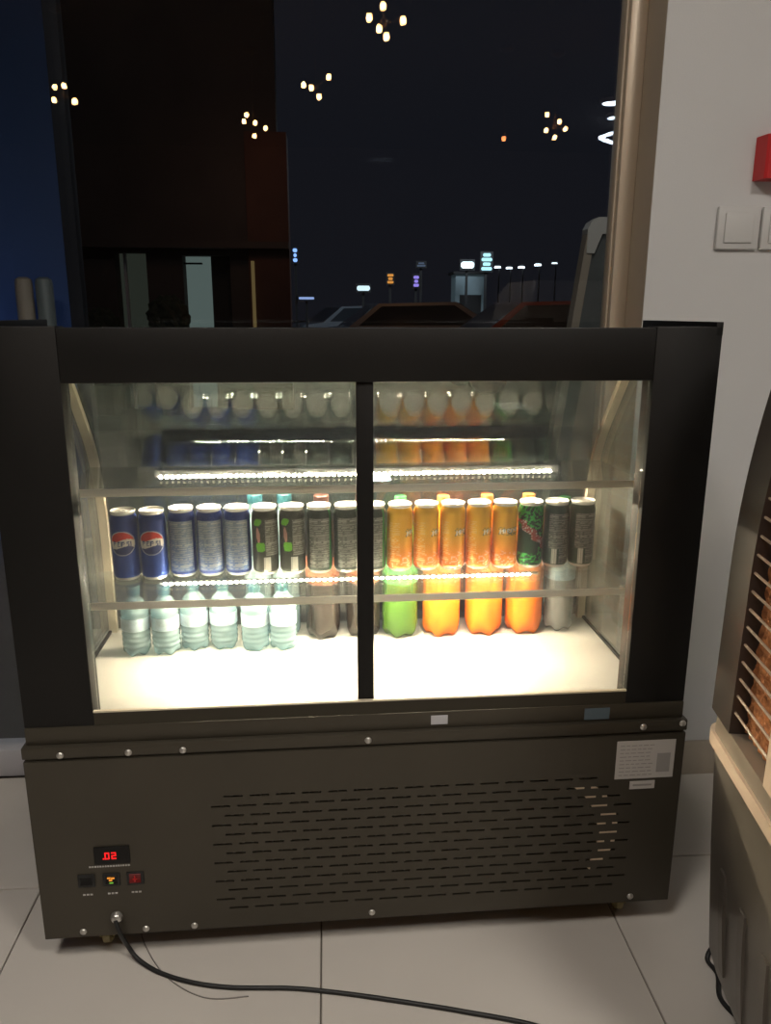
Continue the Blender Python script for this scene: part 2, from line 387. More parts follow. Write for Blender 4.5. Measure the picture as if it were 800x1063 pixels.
# shelves
def shelf(z, y0, y1, lx0, lx1, ly, dr=0):
    bobj('glass_shelf', (-.568, .568, y0, y1, z-.006, z), m_shelf, fridge)
    bobj('shelf_front_trim', (-.568, .568, y0-.004, y0, z-.0125, z+.0025), m_shelftrim, fridge, bev=.001)
    bobj('led_housing', (lx0-.006, lx1+.006, ly-.006, ly+.006, z-dr-.0065-.004, z-.0065), m_alu, fridge)
    bm = bmesh.new(); n = int((lx1-lx0)/.0125)
    for k in range(n):
        x = lx0+.006+k*.0125; box(bm, x-.0026, x+.0026, ly-.0075, ly-.0062, z-dr-.0105, z-dr-.0065); box(bm, x-.0026, x+.0026, ly-.003, ly+.003, z-dr-.0125, z-dr-.0107)
    obj('led_strip', bm, m_led, fridge)
    for s in (-1, 1):
        bm = bmesh.new(); box(bm, min(s*.556, s*.577), max(s*.556, s*.577), y0-.002, y0+.05, z-.016, z-.0105, bev=.001)
        lathe(bm, [(.007, s*.560), (.007, s*.576)], 14, (0, y0+.012, z+.008), 'x')
        obj('shelf_bracket', bm, m_steel, fridge, smooth=40)
shelf(.649, .19, .388, -.412, .398, .328)
shelf(.873, .20, .432, -.424, .458, .418, .011)
# screws
for x, z in ((-.54, .443), (-.423, .443), (-.328, .443), (.003, .446), (.52, .448), (.596, .452), (-.534, .072), (-.419, .070), (-.329, .070), (.009, .074), (.525, .073)):
    y = -.012
    bm = bmesh.new(); lathe(bm, [(.0065, y), (.0062, y-.0015), (.0035, y-.0032), (.0008, y-.0036)], 14, (x, 0, z), 'y'); obj('screw', bm, m_screw, fridge, smooth=50)
# stickers
st = bobj('rating_label', (.472, .586, -.0132, -.0122, .340, .420), m_white, fridge, label='white rating label')
bm = bmesh.new()
for r in range(9):
    z = .411-r*.0078; xx = .479
    for k in range(7):
        wd = random.uniform(.006, .013)
        if xx+wd > .545: break
        box(bm, xx, xx+wd, -.0135, -.0132, z-.0016, z); xx += wd+.003
box(bm, .552, .578, -.0135, -.0132, .352, .392); obj('small_print', bm, m_print, st)
st = bobj('small_label', (.503, .552, -.0132, -.0122, .317, .334), m_white, fridge, label='small white label')
bm = bmesh.new(); box(bm, .509, .546, -.0135, -.0132, .3235, .3275); obj('small_print', bm, m_print, st)
bm = bmesh.new(); box(bm, .119, .150, -.0036, -.0024, .467, .485, bev=.0004); obj('white_tag', bm, mat('tag_white', (.5, .5, .52), .5), fridge)
bobj('film_sticker', (.408, .456, -.0034, -.0024, .463, .486), m_blue, fridge, label='faded blue film sticker')
# controls
dsp = bobj('temperature_display', (-.500, -.436, -.015, -.012, .208+.01, .254), m_black, fridge, bev=.001)
SEG = {'0': 'abcdef', '2': 'abged', '-': 'g'}
bm = bmesh.new()
def seg7(ch, x, z, w_, h, y):
    t_ = .0022
    g = {'a': (x, x+w_, z+h-t_, z+h), 'd': (x, x+w_, z, z+t_), 'g': (x, x+w_, z+h/2-t_/2, z+h/2+t_/2), 'b': (x+w_-t_, x+w_, z+h/2, z+h), 'c': (x+w_-t_, x+w_, z, z+h/2), 'f': (x, x+t_, z+h/2, z+h), 'e': (x, x+t_, z, z+h/2)}
    for s in SEG[ch]: a = g[s]; box(bm, a[0], a[1], y-.0008, y, a[2], a[3])
seg7('0', -.4805, .229, .0085, .014, -.0151); seg7('2', -.4685, .229, .0085, .014, -.0151)
box(bm, -.4840, -.4815, -.0159, -.0151, .229, .2315)
obj('digits', bm, m_digit, dsp)
bm = bmesh.new(); x = -.511
while x < -.437:
    wd = random.uniform(.002, .004); box(bm, x, min(x+wd, -.436), -.0128, -.0121, .2105, .2135); x += wd+.0014
obj('panel_lettering', bm, m_white, fridge)
for x, nm in ((-.518, 0), (-.473, 1), (-.430, 2)):
    sw = bobj('rocker_switch', (x-.0155, x+.0155, -.0145, -.012, .170, .197), m_rubber, fridge, bev=.0015)
    mm = m_redsw if nm == 2 else m_black
    bm = bmesh.new(); prism(bm, [(-.0145, .174), (-.0185, .178), (-.0155, .1835), (-.0165, .193), (-.0145, .194)], x-.010, x+.010, 'x'); obj('rocker', bm, mm, sw)
    bm = bmesh.new()
    if nm == 1:
        for k in range(3):
            a = k*2*PI/3+.4
            box(bm, x-.003+.004*math.cos(a), x+.003+.004*math.cos(a), -.0182, -.0175, .187+.003*math.sin(a), .190+.003*math.sin(a))
        obj('lamp_symbol', bm, m_orange, sw)
        bm = bmesh.new(); box(bm, x-.003, x+.004, -.0182, -.0175, .178, .181); obj('status_mark', bm, m_green, sw)
    elif nm == 2:
        box(bm, x-.001, x+.001, -.0182, -.0172, .178, .192); box(bm, x-.004, x+.004, -.0182, -.0172, .184, .186); obj('lamp_symbol', bm, m_red, sw)
    bm = bmesh.new()
    for k in range(3): box(bm, x-.009+k*.0065, x-.0045+k*.0065, -.0128, -.0121, .1515, .1545)
    obj('switch_lettering', bm, m_white, fridge)
bm = bmesh.new(); lathe(bm, [(.011, -.012), (.011, -.017), (.008, -.022), (.0055, -.024)], 16, (-.470, 0, .102), 'y'); obj('cable_clamp', bm, m_screw, fridge, smooth=50)
# casters
for x, y in ((-.505, .045), (.522, .045), (-.51, .47), (.52, .47)):
    bm = bmesh.new(); box(bm, x-.022, x+.022, y-.022, y+.022, ZB-.006, ZB-.002); box(bm, x-.014, x-.011, y-.016, y+.016, .020, ZB-.005); box(bm, x+.011, x+.014, y-.016, y+.016, .020, ZB-.005)
    cst = obj('caster', bm, m_brass, fridge)
    bm = bmesh.new(); lathe(bm, [(.019, -.009), (.0235, -.006), (.0235, .006), (.019, .009)], 20, (x, y, .0238), 'x'); obj('caster_wheel', bm, mat('caster_wheel', (.30, .25, .12), .4), cst, smooth=40)
# power cord of the fridge (given in room coordinates, turned into the fridge frame)
def inv(x, y, z): return (x*math.cos(FR)+y*math.sin(FR), -x*math.sin(FR)+y*math.cos(FR), z)
cp_ = [inv(*p) for p in ((-.470, -.030, .102), (-.462, -.034, .075), (-.455, -.020, .035), (-.435, -.028, .010), (-.39, -.056, .0042), (-.325, -.083, .0042), (-.253, -.099, .0042), (-.148, -.108, .0042), (-.069, -.122, .0042), (.026, -.144, .0042), (.16, -.179, .0042), (.288, -.219, .0042), (.40, -.28, .0042), (.46, -.42, .0042), (.44, -.80, .0042))]
bm = bmesh.new(); tube(bm, smooth_path(cp_, 10), .0042, 8); obj('power_cord', bm, m_rubber, fridge, smooth=60)
# thin spare wire behind
wire = [(-.46, .10, .0018), (-.44, .03, .0018), (-.38, -.06, .0018), (-.30, -.115, .0018), (-.22, -.118, .0018)]
bm = bmesh.new(); tube(bm, smooth_path([inv(*p) for p in wire], 8), .0012, 6); obj('thin_wire', bm, mat('grey_wire', (.25, .23, .21), .5), fridge, smooth=60)

# ------------------------------------------------------------------ cans
CR, CH = .0280, .150
FONT = {'P': ['1110','1001','1110','1000','1000'], 'E': ['111','100','110','100','111'], 'S': ['111','100','111','001','111'], 'I': ['1','1','1','1','1'],
        'M': ['10001','11011','10101','10001','10001'], 'R': ['1110','1001','1110','1010','1001'], 'N': ['1001','1101','1011','1001','1001'], 'D': ['110','101','101','101','110'], 'A': ['010','101','111','101','101'],
        'W': ['10001','10001','10101','11011','10001'], 'G': ['111','100','101','101','111'], 'O': ['111','101','101','101','111']}
def text_hit(s, u, v, x0, z1, px_):
    """u right, v up (metres); top-left corner (x0,z1); px_ = size of a font pixel"""
    x = x0
    r = int((z1-v)//px_)
    if r < 0 or r > 4: return False
    for ch in s:
        g = FONT[ch]; wd = len(g[0])*px_
        if x <= u < x+wd: return g[r][int((u-x)//px_)] == '1'
        x += wd+px_
    return False
def hsh(*a): return (math.sin(sum(v*k for v, k in zip(a, (12.9898, 78.233, 37.719))))*43758.5453) % 1
def mixc(a, b, t): t = max(0, min(1, t)); return tuple(x*(1-t)+y*t for x, y in zip(a, b))
def lines(u, v, a, b, step=.0042):
    r = int(v/step); f = (v/step) % 1
    return b if f < .42 and hsh(r, int(u/.004)) > .3 else a
def p_blue_front(u, v):
    base = mixc((.010, .035, .20), (.02, .07, .36), 1-v/.12)
    d = math.hypot(u*.92, v-.083)
    if d < .0265:
        wave = .006*math.sin(u*110+.4)
        t = v-.083
        if t > .0065+wave*.6: c = (.62, .045, .03)
        elif t < -.009+wave*.6: c = (.03, .045, .16)
        else: c = (.72, .66, .58)
        if text_hit('PEPSI', u, v, -.0205, .0872, .0021): c = (.06, .08, .2)
        if d > .0248: c = (.45, .47, .55)
        return c
    return base
def p_blue_back(u, v):
    if abs(u) < .028 and .014 < v < .124:
        a = mixc((.12, .19, .42), (.22, .27, .35), v/.10); return lines(u, v, a, (.42, .44, .46))
    return (.012, .035, .20)
def leaf(u, v, cu, cv, a, b, ang):
    x, y = u-cu, v-cv; c, s = math.cos(ang), math.sin(ang); x, y = x*c+y*s, -x*s+y*c
    return (abs(x)/a)**1.4 + (abs(y)/b)**1.4 < 1
def p_leaf(u, v):
    c = (.035, .04, .03)
    if leaf(u, v, -.015, .118, .012, .008, .5) or leaf(u, v, -.009, .064, .012, .012, -.7): c = (.13, .42, .02)
    elif leaf(u, v, -.014, .09, .005, .018, .1): c = (.42, .2, .16)
    elif -.002 < u < .013 and .010 < v < .042: c = (.62, .6, .55) if (u*900) % 1 > .15 else (.3, .3, .28)
    elif u > .002 and .045 < v < .125: c = lines(u, v, (.13, .13, .11), (.33, .33, .29))
    return c
def p_grey(u, v):
    if abs(u) < .024 and .014 < v < .125: return lines(u, v, (.13, .135, .12), (.32, .32, .29))
    if .024 <= u < .03: return (.03, .22, .06)
    return (.03, .045, .035)
def p_orange(u, v):
    c = mixc((.82, .20, .03), (.95, .50, .05), (v-.02)/.07)
    if v > .128: return (.92, .50, .05)
    uu = (u-.030); t = v-.088
    if text_hit('MIRINDA', uu, v-.10*uu, -.026, .094, .0019): return (.85, .86, .80)
    if abs(uu) < .030 and abs(t) < .0095: return (.14, .2, .12) if hsh(int(uu*500), int(t*500)) > .6 else c
    if -.045 < u < -.012 and .02 < v < .11: return lines(u, v, c, mixc(c, (.95, .75, .4), .55))
    if v < .045 and hsh(int(u*300), int(v*300)) > .8: return (.9, .45, .3)
    return c
def p_dew(u, v):
    c = (.02, .05, .03)
    s = u*.9+(v-.08)
    if abs(s-.0) < .011+.004*math.sin(v*300) and .04 < v < .11: c = (.30, .06, .05) if hsh(int(u*400), int(v*400)) > .25 else (.5, .42, .38)
    elif hsh(int(u*230+v*110), int(v*260-u*60)) > .50 and (v > .09 or v < .035 or u > .012): c = (.04, .36, .06)
    return c
def p_grey_code(u, v):
    if -.016 < u < -.003 and .010 < v < .045: return (.66, .64, .58) if (u*900) % 1 > .15 else (.3, .3, .28)
    if abs(u) < .024 and .045 < v < .125 or (.0 < u < .022 and .012 < v < .045): return lines(u, v, (.10, .105, .10), (.26, .26, .24))
    return (.03, .06, .045)
def can_mesh(paint, name):
    prof = [(.0205, .0), (.0235, .0015), (.0245, .004)]
    prof += [(CR-.004*(1-t)**2, .004+.009*t) for t in (.25, .5, .75)]
    n = 76
    prof += [(CR, .013+(.130-.013)*i/n) for i in range(n+1)]
    prof += [(CR-.0005, .1325), (CR-.002, .137), (CR-.0036, .141), (CR-.0042, .1435)]
    bm = bmesh.new(); NU = 120; col = bm.verts.layers.float_color.new('Col'); rings = lathe(bm, prof, NU)
    for ring, (r, z) in zip(rings, prof):
        for k, v in enumerate(ring):
            a = 2*PI*k/NU; ang = a+PI/2                        # 0 faces -y, u grows towards +x
            ang = (ang+PI) % (2*PI)-PI; u = ang*CR
            c = paint(u, z) if z > .008 else (.6, .58, .54)
            if z > .1415: c = (.7, .68, .64)
            v[col] = (*c, 1)
    return bm
def make_can(paint, label, cat='can'):
    t = thing('drink_can', label, cat, (0, 0, 0), 0, 'drink cans in the row on the middle shelf')
    obj('body', can_mesh(paint, 'body'), m_can, t, smooth=50)
    bm = bmesh.new()
    lathe(bm, [(.0238, .1430), (.0252, .1455), (.0258, .1485), (.0252, .1500), (.0242, .1495), (.0235, .1460), (.021, .1452), (.0205, .1462), (.0004, .1464)], 36, cap=False)
    obj('lid', bm, m_lid, t, smooth=40)
    bm = bmesh.new(); lathe(bm, [(.0075, .1466), (.0075, .1478), (.004, .1478), (.004, .1466)], 16, (0, .002, 0)); box(bm, -.004, .004, -.010, -.002, .1466, .1476, bev=.0005)
    obj('pull_tab', bm, m_lid, t, smooth=40)
    return t
kinds = {k: f for k, f in (('bf', p_blue_front), ('bb', p_blue_back), ('lf', p_leaf), ('gr', p_grey), ('or', p_orange), ('dw', p_dew), ('gc', p_grey_code))}
SZ = .6492
row = [('bf', .0, 'blue can with red white and blue globe, leftmost in the row'),
       ('bf', .03, 'blue can with a red white and blue globe, second in the row'),
       ('bb', .0, 'blue can turned to its pale text panel, next to the two globe cans'),
       ('bb', .1, 'blue can with its text panel forward, middle one of the three plain blue cans'),
       ('bb', -.08, 'blue can with its text panel forward, beside the first green leaf can'),
       ('lf', 0, 'dark can with green leaves and white barcode, beside the blue cans'),
       ('lf', -.03, 'dark can with green leaves and white barcode, second of the two leaf cans'),
       ('gr', 0, 'dark grey can with a text panel, right after the two leaf cans'),
       ('gr', .12, 'dark grey can with a green edge, left of the door divider'),
       ('gr', -.1, 'dark grey can mostly hidden behind the door divider'),
       ('or', .35, 'plain orange can, first of the orange cans beside the divider'),
       ('or', .25, 'plain orange can with text panel, second of the orange cans'),
       ('or', .0, 'orange can, middle one of the five orange cans'),
       ('or', .1, 'orange can with a bit of white logo, fourth of the orange cans'),
       ('or', -.75, 'orange can with white logo facing forward, beside the green and red can'),
       ('dw', 0, 'dark green can with bright green flecks and red lettering'),
       ('gc', 0, 'dark grey can with white barcode, next to the green and red can'),
       ('gc', .05, 'dark grey can with white barcode, last at the right end of the row')]
# eighteen places, 60 mm apart
proto = {}
for i, (k, rot, lb) in enumerate(row):
    y = .360 if i > 1 else .346
    x = -.487 + .0585*i
    loc = W(x, y-.002, SZ)
    if k not in proto:
        c = proto[k] = make_can(kinds[k], lb); c.location = loc; c.rotation_euler = (0, 0, FR+rot)
    else: dup(proto[k], loc, FR+rot, lb)

# ------------------------------------------------------------------ bottles on the deck
def plastic(name, col, tr, rough=.12):
    m, t, N, L, b = nodes(name)
    b.inputs['Base Color'].default_value = (*col, 1); b.inputs['Roughness'].default_value = rough
    tp = N.new('ShaderNodeBsdfTransparent'); tp.inputs[0].default_value = (*[min(1, .45+c*.6) for c in col], 1)
    mx = N.new('ShaderNodeMixShader'); mx.inputs[0].default_value = tr
    L.new(b.outputs[0], mx.inputs[1]); L.new(tp.outputs[0], mx.inputs[2]); L.new(mx.outputs[0], N['Material Output'].inputs[0]); return m
m_water = plastic('clear_blue_plastic', (.40, .56, .60), .55)
m_clear = plastic('clear_grey_plastic', (.5, .52, .5), .62)
m_fizz = plastic('orange_soda', (.90, .22, .012), .08)
m_lime = plastic('green_soda', (.07, .17, .02), .2)
m_cola = plastic('cola', (.02, .015, .012), .0)
m_capb = mat('teal_cap', (.015, .07, .09), .4); m_capo = mat('orange_cap', (.35, .10, .02), .4); m_capg = mat('green_cap', (.02, .12, .04), .4); m_capk = mat('dark_brown_cap', (.06, .025, .02), .4)
m_lblo = mat('orange_wrap', (.75, .22, .05), .4, noise=.3, nscale=60); m_lblk = mat('salmon_wrap', (.45, .14, .07), .4, noise=.25, nscale=60)
m_lblw = mat('pale_blue_wrap', (.42, .55, .62), .4, noise=.25, nscale=60); m_lblg = mat('green_wrap', (.1, .4, .12), .4, noise=.3, nscale=60); m_lblp = mat('violet_mark', (.35, .25, .6), .4)
def make_bottle(name, R, H, mb, mc, ml, label, ribs=0, lab=(.42, .62), feet=5, cap_r=.0145):
    t = thing(name, label, 'bottle', (0, 0, 0), 0, 'bottles standing on the white deck')
    prof = []
    N_ = 48; hs = H-.022
    for i in range(N_+1):
        s = i/N_; z = hs*s
        if s < .06: r = R*(.80+.20*math.sin(s/.06*PI/2))
        elif s < .70: r = R - (ribs*.5*(1-math.cos(s*hs/.012*2*PI)) if ribs and not (lab[0]-.02 < s < lab[1]+.02) else 0)
        elif s < .93:
            q_ = (s-.70)/.23; r = R*(math.cos(q_*PI/2)**.9*(1-cap_r*.85/R))+cap_r*.85
        else: r = cap_r*.85
        if lab[0]-.02 < s < lab[1]+.02: r = min(r, R*.975)
        prof.append((r, z))
    bm = bmesh.new(); NU = 40; rings = lathe(bm, prof, NU)
    for ring, (r, z) in zip(rings, prof):                     # petal feet
        if z < R*.75:
            for k, v in enumerate(ring):
                a = 2*PI*k/NU; f = 1-.13*(1-z/(R*.75))*(.5+.5*math.cos(feet*a)); v.co.x *= f; v.co.y *= f
                v.co.z += .006*(1-z/(R*.75))*(.5+.5*math.cos(feet*a))
    obj('body', bm, mb, t, smooth=70)
    bm = bmesh.new(); lathe(bm, [(cap_r, hs-.004), (cap_r, hs+.014), (cap_r*.9, hs+.016)], 24); obj('cap', bm, mc, t, smooth=40)
    bm = bmesh.new(); lathe(bm, [(R*.995, hs*lab[0]), (R*.995, hs*lab[1])], 40, cap=False); lathe(bm, [(R*.985, hs*lab[0]), (R*.985, hs*lab[1])], 40, cap=False); obj('label', bm, ml, t, smooth=60)
    return t
DZ = .4625
sw = make_bottle('water_bottle', .0310, .164, m_water, m_capb, m_lblw, 'short clear water bottle at the far left of the deck', .0016)
spots = [(-.487, .375, 'short clear water bottle at the far left of the deck'), (-.422, .375, 'short clear water bottle, second from the left on the deck'),
         (-.362, .395, 'short clear water bottle set back, third from the left on the deck'), (-.297, .395, 'short clear water bottle set back, fourth from the left on the deck'),
         (-.226, .380, 'short clear water bottle, first of the pair left of the cola bottle'), (-.163, .380, 'short clear water bottle, nearest the cola bottle')]
for i, (x, y, lb) in enumerate(spots):
    y = min(y, .395)
    o = sw if i == 0 else dup(sw, label=lb)
    o.location = W(x, y, DZ); o.rotation_euler = (0, 0, i*.8)
tw = make_bottle('water_bottle', .031, .345, m_water, m_capb, m_lblw, 'tall teal-capped bottle standing behind the first leaf can', .0014, cap_r=.017)
tw.location = W(-.222, .462, DZ)
o = dup(tw, W(-.156, .462, DZ), .5, 'tall teal-capped bottle standing behind the second leaf can')
co = make_bottle('soda_bottle', .040, .345, m_cola, m_capk, m_lblk, 'large dark cola bottle with a salmon wrap', cap_r=.017)
co.location = W(-.072, .440, DZ)
dup(co, W(.022, .440, DZ), .4, 'dark cola bottle partly hidden behind the door divider')
gb = make_bottle('soda_bottle', .042, .340, m_lime, m_capg, m_lblg, 'bright green soda bottle right of the door divider'); gb.location = W(.108, .435, DZ)
ob = make_bottle('soda_bottle', .044, .340, m_fizz, m_capo, m_lblo, 'large orange soda bottle nearest the green bottle'); ob.location = W(.206, .435, DZ)
dup(ob, W(.308, .435, DZ), .6, 'large orange soda bottle in the middle of three')
o = dup(ob, W(.405, .435, DZ), 1.0, 'orange soda bottle with a violet mark, third of three')
bm = bmesh.new(); box(bm, -.012, .010, -.0455, -.0440, .175, .185); mk = obj('violet_mark', bm, m_lblp, o); mk.rotation_euler = (0, 0, -1.1)
cb = make_bottle('soda_bottle', .036, .330, m_clear, m_capg, m_lblw, 'clear soda bottle with grey tint beside the orange ones', .0012); cb.location = W(.492, .440, DZ)

# ------------------------------------------------------------------ things on the white wall
t = thing('call_point', 'red fire alarm call point on the white wall', 'alarm', (.94, WY, 1.53))
bm = bmesh.new(); prism(bm, [(-.049, 0), (-.045, -.040), (-.040, -.045), (.040, -.045), (.045, -.040), (.049, 0)], -.045, .045, 'z'); obj('housing', bm, m_red, t, smooth=30)
bobj('break_panel', (-.033, .033, -.0475, -.0452, -.030, .030), m_white, t, bev=.001)
bobj('lettering', (-.024, .024, -.0482, -.0476, .016, .022), m_red, t)
for x, lb in ((.8175, 'off-white wall switch plate under the red call point'), (.9215, 'off-white wall switch plate further from the beige post')):
    t = thing('switch_plate', lb, 'switch', (x, WY, 1.34))
    bobj('plate', (0, .098, -.010, 0, 0, .092), mat('plate_white', (.545, .54, .53), .6), t, bev=.003)
    bobj('rocker', (.016, .082, -.0135, -.0102, .014, .078), mat('rocker_white', (.55, .545, .535), .6), t, bev=.002)

# ------------------------------------------------------------------ the air cooler on the right
m_tank = mat('grey_smoked_plastic', (.115, .100, .085), .3, noise=.25, nscale=5)
m_cream = mat('cream_plastic', (.55, .43, .33), .4)
m_house = mat('dark_brown_plastic', (.035, .027, .024), .4)
m_rim = mat('taupe_plastic', (.20, .165, .13), .4)
m_slat = mat('beige_louvre', (.36, .27, .20), .4)
m_pad = mat('honeycomb_paper', (.34, .13, .045), .85, noise=.45, nscale=70)
A = math.atan2(-.16, .987)       # local x = outward to the right, local -y = along the face towards the viewer
cool = thing('air_cooler', 'tall grey and cream air cooler with louvred honeycomb side', 'cooler', (.585, -.12, 0), -.1607)
# local frame: x (right), y (0 at the rear, negative towards the viewer)
def fv(z): return 0 if z < .56 else .30*max(0, z-.80)**2+.014*(z-.56)
LEN = .37; WID = .46
# tank: tapering, rounded corners
def rrect(x0, x1, y0, y1, r, n=5):
    out = []
    for cx, cy, a0 in ((x1-r, y1-r, 0), (x0+r, y1-r, PI/2), (x0+r, y0+r, PI), (x1-r, y0+r, 1.5*PI)):
        for k in range(n+1):
            a = a0+PI/2*k/n; out.append((cx+r*math.cos(a), cy+r*math.sin(a)))
    return out
def loft(bm, secs):
    rings = [[bm.verts.new((a, b, z)) for a, b in pts] for z, pts in secs]
    n = len(rings[0])
    for p, q_ in zip(rings, rings[1:]):
        for k in range(n): bm.faces.new((p[k], p[(k+1) % n], q_[(k+1) % n], q_[k]))
    bm.faces.new(rings[0][::-1]); bm.faces.new(rings[-1])
bm = bmesh.new()
loft(bm, [(.045, rrect(.055, WID-.04, -LEN+.03, -.03, .03)), (.052, rrect(.043, WID-.03, -LEN+.02, -.018, .03)), (.09, rrect(.032, WID-.025, -LEN+.01, -.005, .03)), (.30, rrect(.015, WID-.01, -LEN+.003, -.001, .03)), (.50, rrect(.002, WID, -LEN, 0, .03))])
obj('water_tank', bm, m_tank, cool, smooth=40)
bm = bmesh.new()
for yy in (-.10, -.19, -.28):
    pr = [(.30, .0128), (.26, .0165), (.22, .0200), (.16, .0255), (.10, .0305), (.10, .050), (.30, .050)]
    prism(bm, [(b-.0015-.003*math.sin(min(1, max(0, (.30-a)/.2))*PI), a) for a, b in pr], yy-.011, yy+.011, 'y')
o = obj('tank_rib', bm, m_tank, cool)
bm = bmesh.new(); loft(bm, [(.496, rrect(-.006, WID+.006, -LEN-.006, .006, .032)), (.520, rrect(-.006, WID+.006, -LEN-.006, .006, .032))]); obj('cream_rim', bm, m_cream, cool, smooth=40)
bm = bmesh.new(); loft(bm, [(.520, rrect(-.001, WID, -LEN, 0, .03)), (.548, rrect(.002, WID, -LEN, 0, .03))]); obj('rim_step', bm, m_rim, cool, smooth=40)
# housing : side wall with the pad opening, stations in z follow the lean
zs = [.548+i*(1.17-.548)/16 for i in range(17)]
def slabstrip(bm, y0, y1, x_in, zlist):
    pts = [(fv(z), z) for z in zlist] + [(fv(z)+x_in, z) for z in zlist[::-1]]
    prism(bm, pts, y0, y1, 'y')
bm = bmesh.new(); slabstrip(bm, -.085, 0, .03, zs)
obj('rear_surround', bm, m_house, cool, smooth=35)
bm = bmesh.new(); slabstrip(bm, -LEN, -.228, .05, zs)
obj('corner_pillar', bm, m_cream, cool, smooth=35)
bm = bmesh.new(); z = zs[-1]
loft(bm, [(1.17, rrect(fv(1.17), WID-.03, -LEN, -.0, .03)), (1.27, rrect(fv(1.24), WID-.035, -LEN+.005, -.01, .04)), (1.31, rrect(fv(1.27)+.02, WID-.055, -LEN+.03, -.04, .04))]); obj('top_cover', bm, mat('pale_grey_plastic', (.30, .28, .27), .35), cool, smooth=40)
bm = bmesh.new(); box(bm, .09, WID-.03, -LEN+.01, -.01, .548, 1.17); obj('inner_body', bm, m_house, cool)
bm = bmesh.new()   # corrugated pad
ny, nz = 48, 220; G = []
for j in range(nz+1):
    z = .552+(1.165-.552)*j/nz; rw = []
    for i in range(ny+1):
        y = -.243+(.160)*i/ny
        h = .005*(abs(((i*1.0+(j*.5 if (i//6) % 2 else -j*.5)) % 6)-3)/3)
        rw.append(bm.verts.new((fv(z)+.028-h+random.uniform(-.0008, .0008), y, z)))
    G.append(rw)
for j in range(nz):
    for i in range(ny): bm.faces.new((G[j][i], G[j][i+1], G[j+1][i+1], G[j+1][i]))
obj('honeycomb_pad', bm, m_pad, cool, kind='stuff')
z = .585
while z < 1.15:
    bm = bmesh.new(); tube(bm, [(fv(z)+.006, -.244, z), (fv(z)+.006, -.078, z)], .0022, 6)
    obj('louvre_slat', bm, m_slat, cool); z += .0292
# front grille facing the viewer, for completeness of the body
bm = bmesh.new(); box(bm, .06, WID-.06, -LEN-.002, -LEN+.02, .56, 1.15, bev=.004); obj('front_grille', bm, m_cream, cool, smooth=35)
for k in range(12):
    z = .60+k*.044; bm = bmesh.new(); box(bm, .08, WID-.08, -LEN-.012, -LEN-.002, z, z+.012, bev=.002); obj('grille_louvre', bm, m_rim, cool)
for x, y in ((.09, -.07), (.09, -.29), (.36, -.07), (.36, -.29)):
    bm = bmesh.new(); lathe(bm, [(.018, -.010), (.022, -.007), (.022, .007), (.018, .010)], 18, (x, y, .0223), 'x'); box(bm, x-.014, x+.014, y-.012, y+.012, .022, .048); obj('caster', bm, m_rubber, cool, smooth=40)
cv = [(.70, -.10, .06), (.665, -.090, .03), (.645, -.10, .006), (.648, -.135, .0045), (.628, -.185, .0045), (.640, -.230, .0045), (.67, -.285, .0045), (.72, -.36, .0045)]
im = Matrix.Rotation(.1607, 4, 'Z') @ Matrix.Translation((-.585, .12, 0))
bm = bmesh.new(); tube(bm, smooth_path([im @ Vector(p) for p in cv], 10), .0045, 8); obj('power_cord', bm, m_rubber, cool, smooth=60)

# ------------------------------------------------------------------ outside in the night
GZ = -.02
m_asph = mat('asphalt', (.035, .035, .04), .8, noise=.2, nscale=2)
bobj('ground', (-40, 60, .76, 120, -.15, GZ), m_asph, **S)
m_facade = mat('brown_facade', (.045, .035, .031), .8, noise=.2, nscale=1.5)
m_redglow = mat('red_glow_render', (.07, .028, .018), .8, noise=.2, nscale=2)
m_shop = emis('lit_shop_interior', (.55, .72, .66), .16)
m_shop2 = emis('dim_lit_shop', (.45, .52, .40), .045)
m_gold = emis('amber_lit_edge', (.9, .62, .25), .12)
m_dk = mat('dark_silhouette', (.012, .012, .012), .8)
t = thing('shop_building', 'dark brown building across the way with two pale lit openings', 'building', (0, 9, GZ))
def P9(name, a, m, **k): return bobj(name, (a[0], a[1], a[2], a[3], a[4], a[5]), m, t, **k)
P9('facade', (-3.25, -2.64, 0, .3, 0, 5.6), m_facade); P9('facade', (-2.26, -1.82, 0, .3, 0, 5.6), m_facade)
P9('facade', (-1.24, -1.0, 0, .3, 0, 5.6), m_facade)
P9('lintel', (-2.64, -2.26, 0, .3, 1.93, 5.6), m_facade); P9('lintel', (-1.82, -1.24, 0, .3, 1.90, 5.6), m_facade)
P9('awning', (-3.2, -.5, -.25, 0, 1.97, 2.05), m_facade)
P9('red_glow_pilaster', (-1.0, -.50, -.1, .3, 0, 3.3), m_redglow)  # its red tone stands in for a reddish reflection in the window
P9('upper_wall', (-1.0, -.62, 0, .3, 3.3, 5.6), m_facade)
P9('lit_window', (-2.64, -2.26, .25, .28, -.1, 1.93), m_shop2)
P9('lit_window', (-1.82, -1.50, .25, .28, -.1, 1.90), m_shop)
P9('door_leaf', (-1.50, -1.24, .2, .25, -.1, 1.90), m_dk)
P9('window_bar', (-2.56, -2.53, .1, .16, -.1, 1.93), m_alu)
P9('window_bar', (-1.82, -1.60, .1, .16, 1.80, 1.82), m_dk)
P9('lit_edge', (-.97, -.93, -.14, -.1, 1.0, 1.83), m_gold)
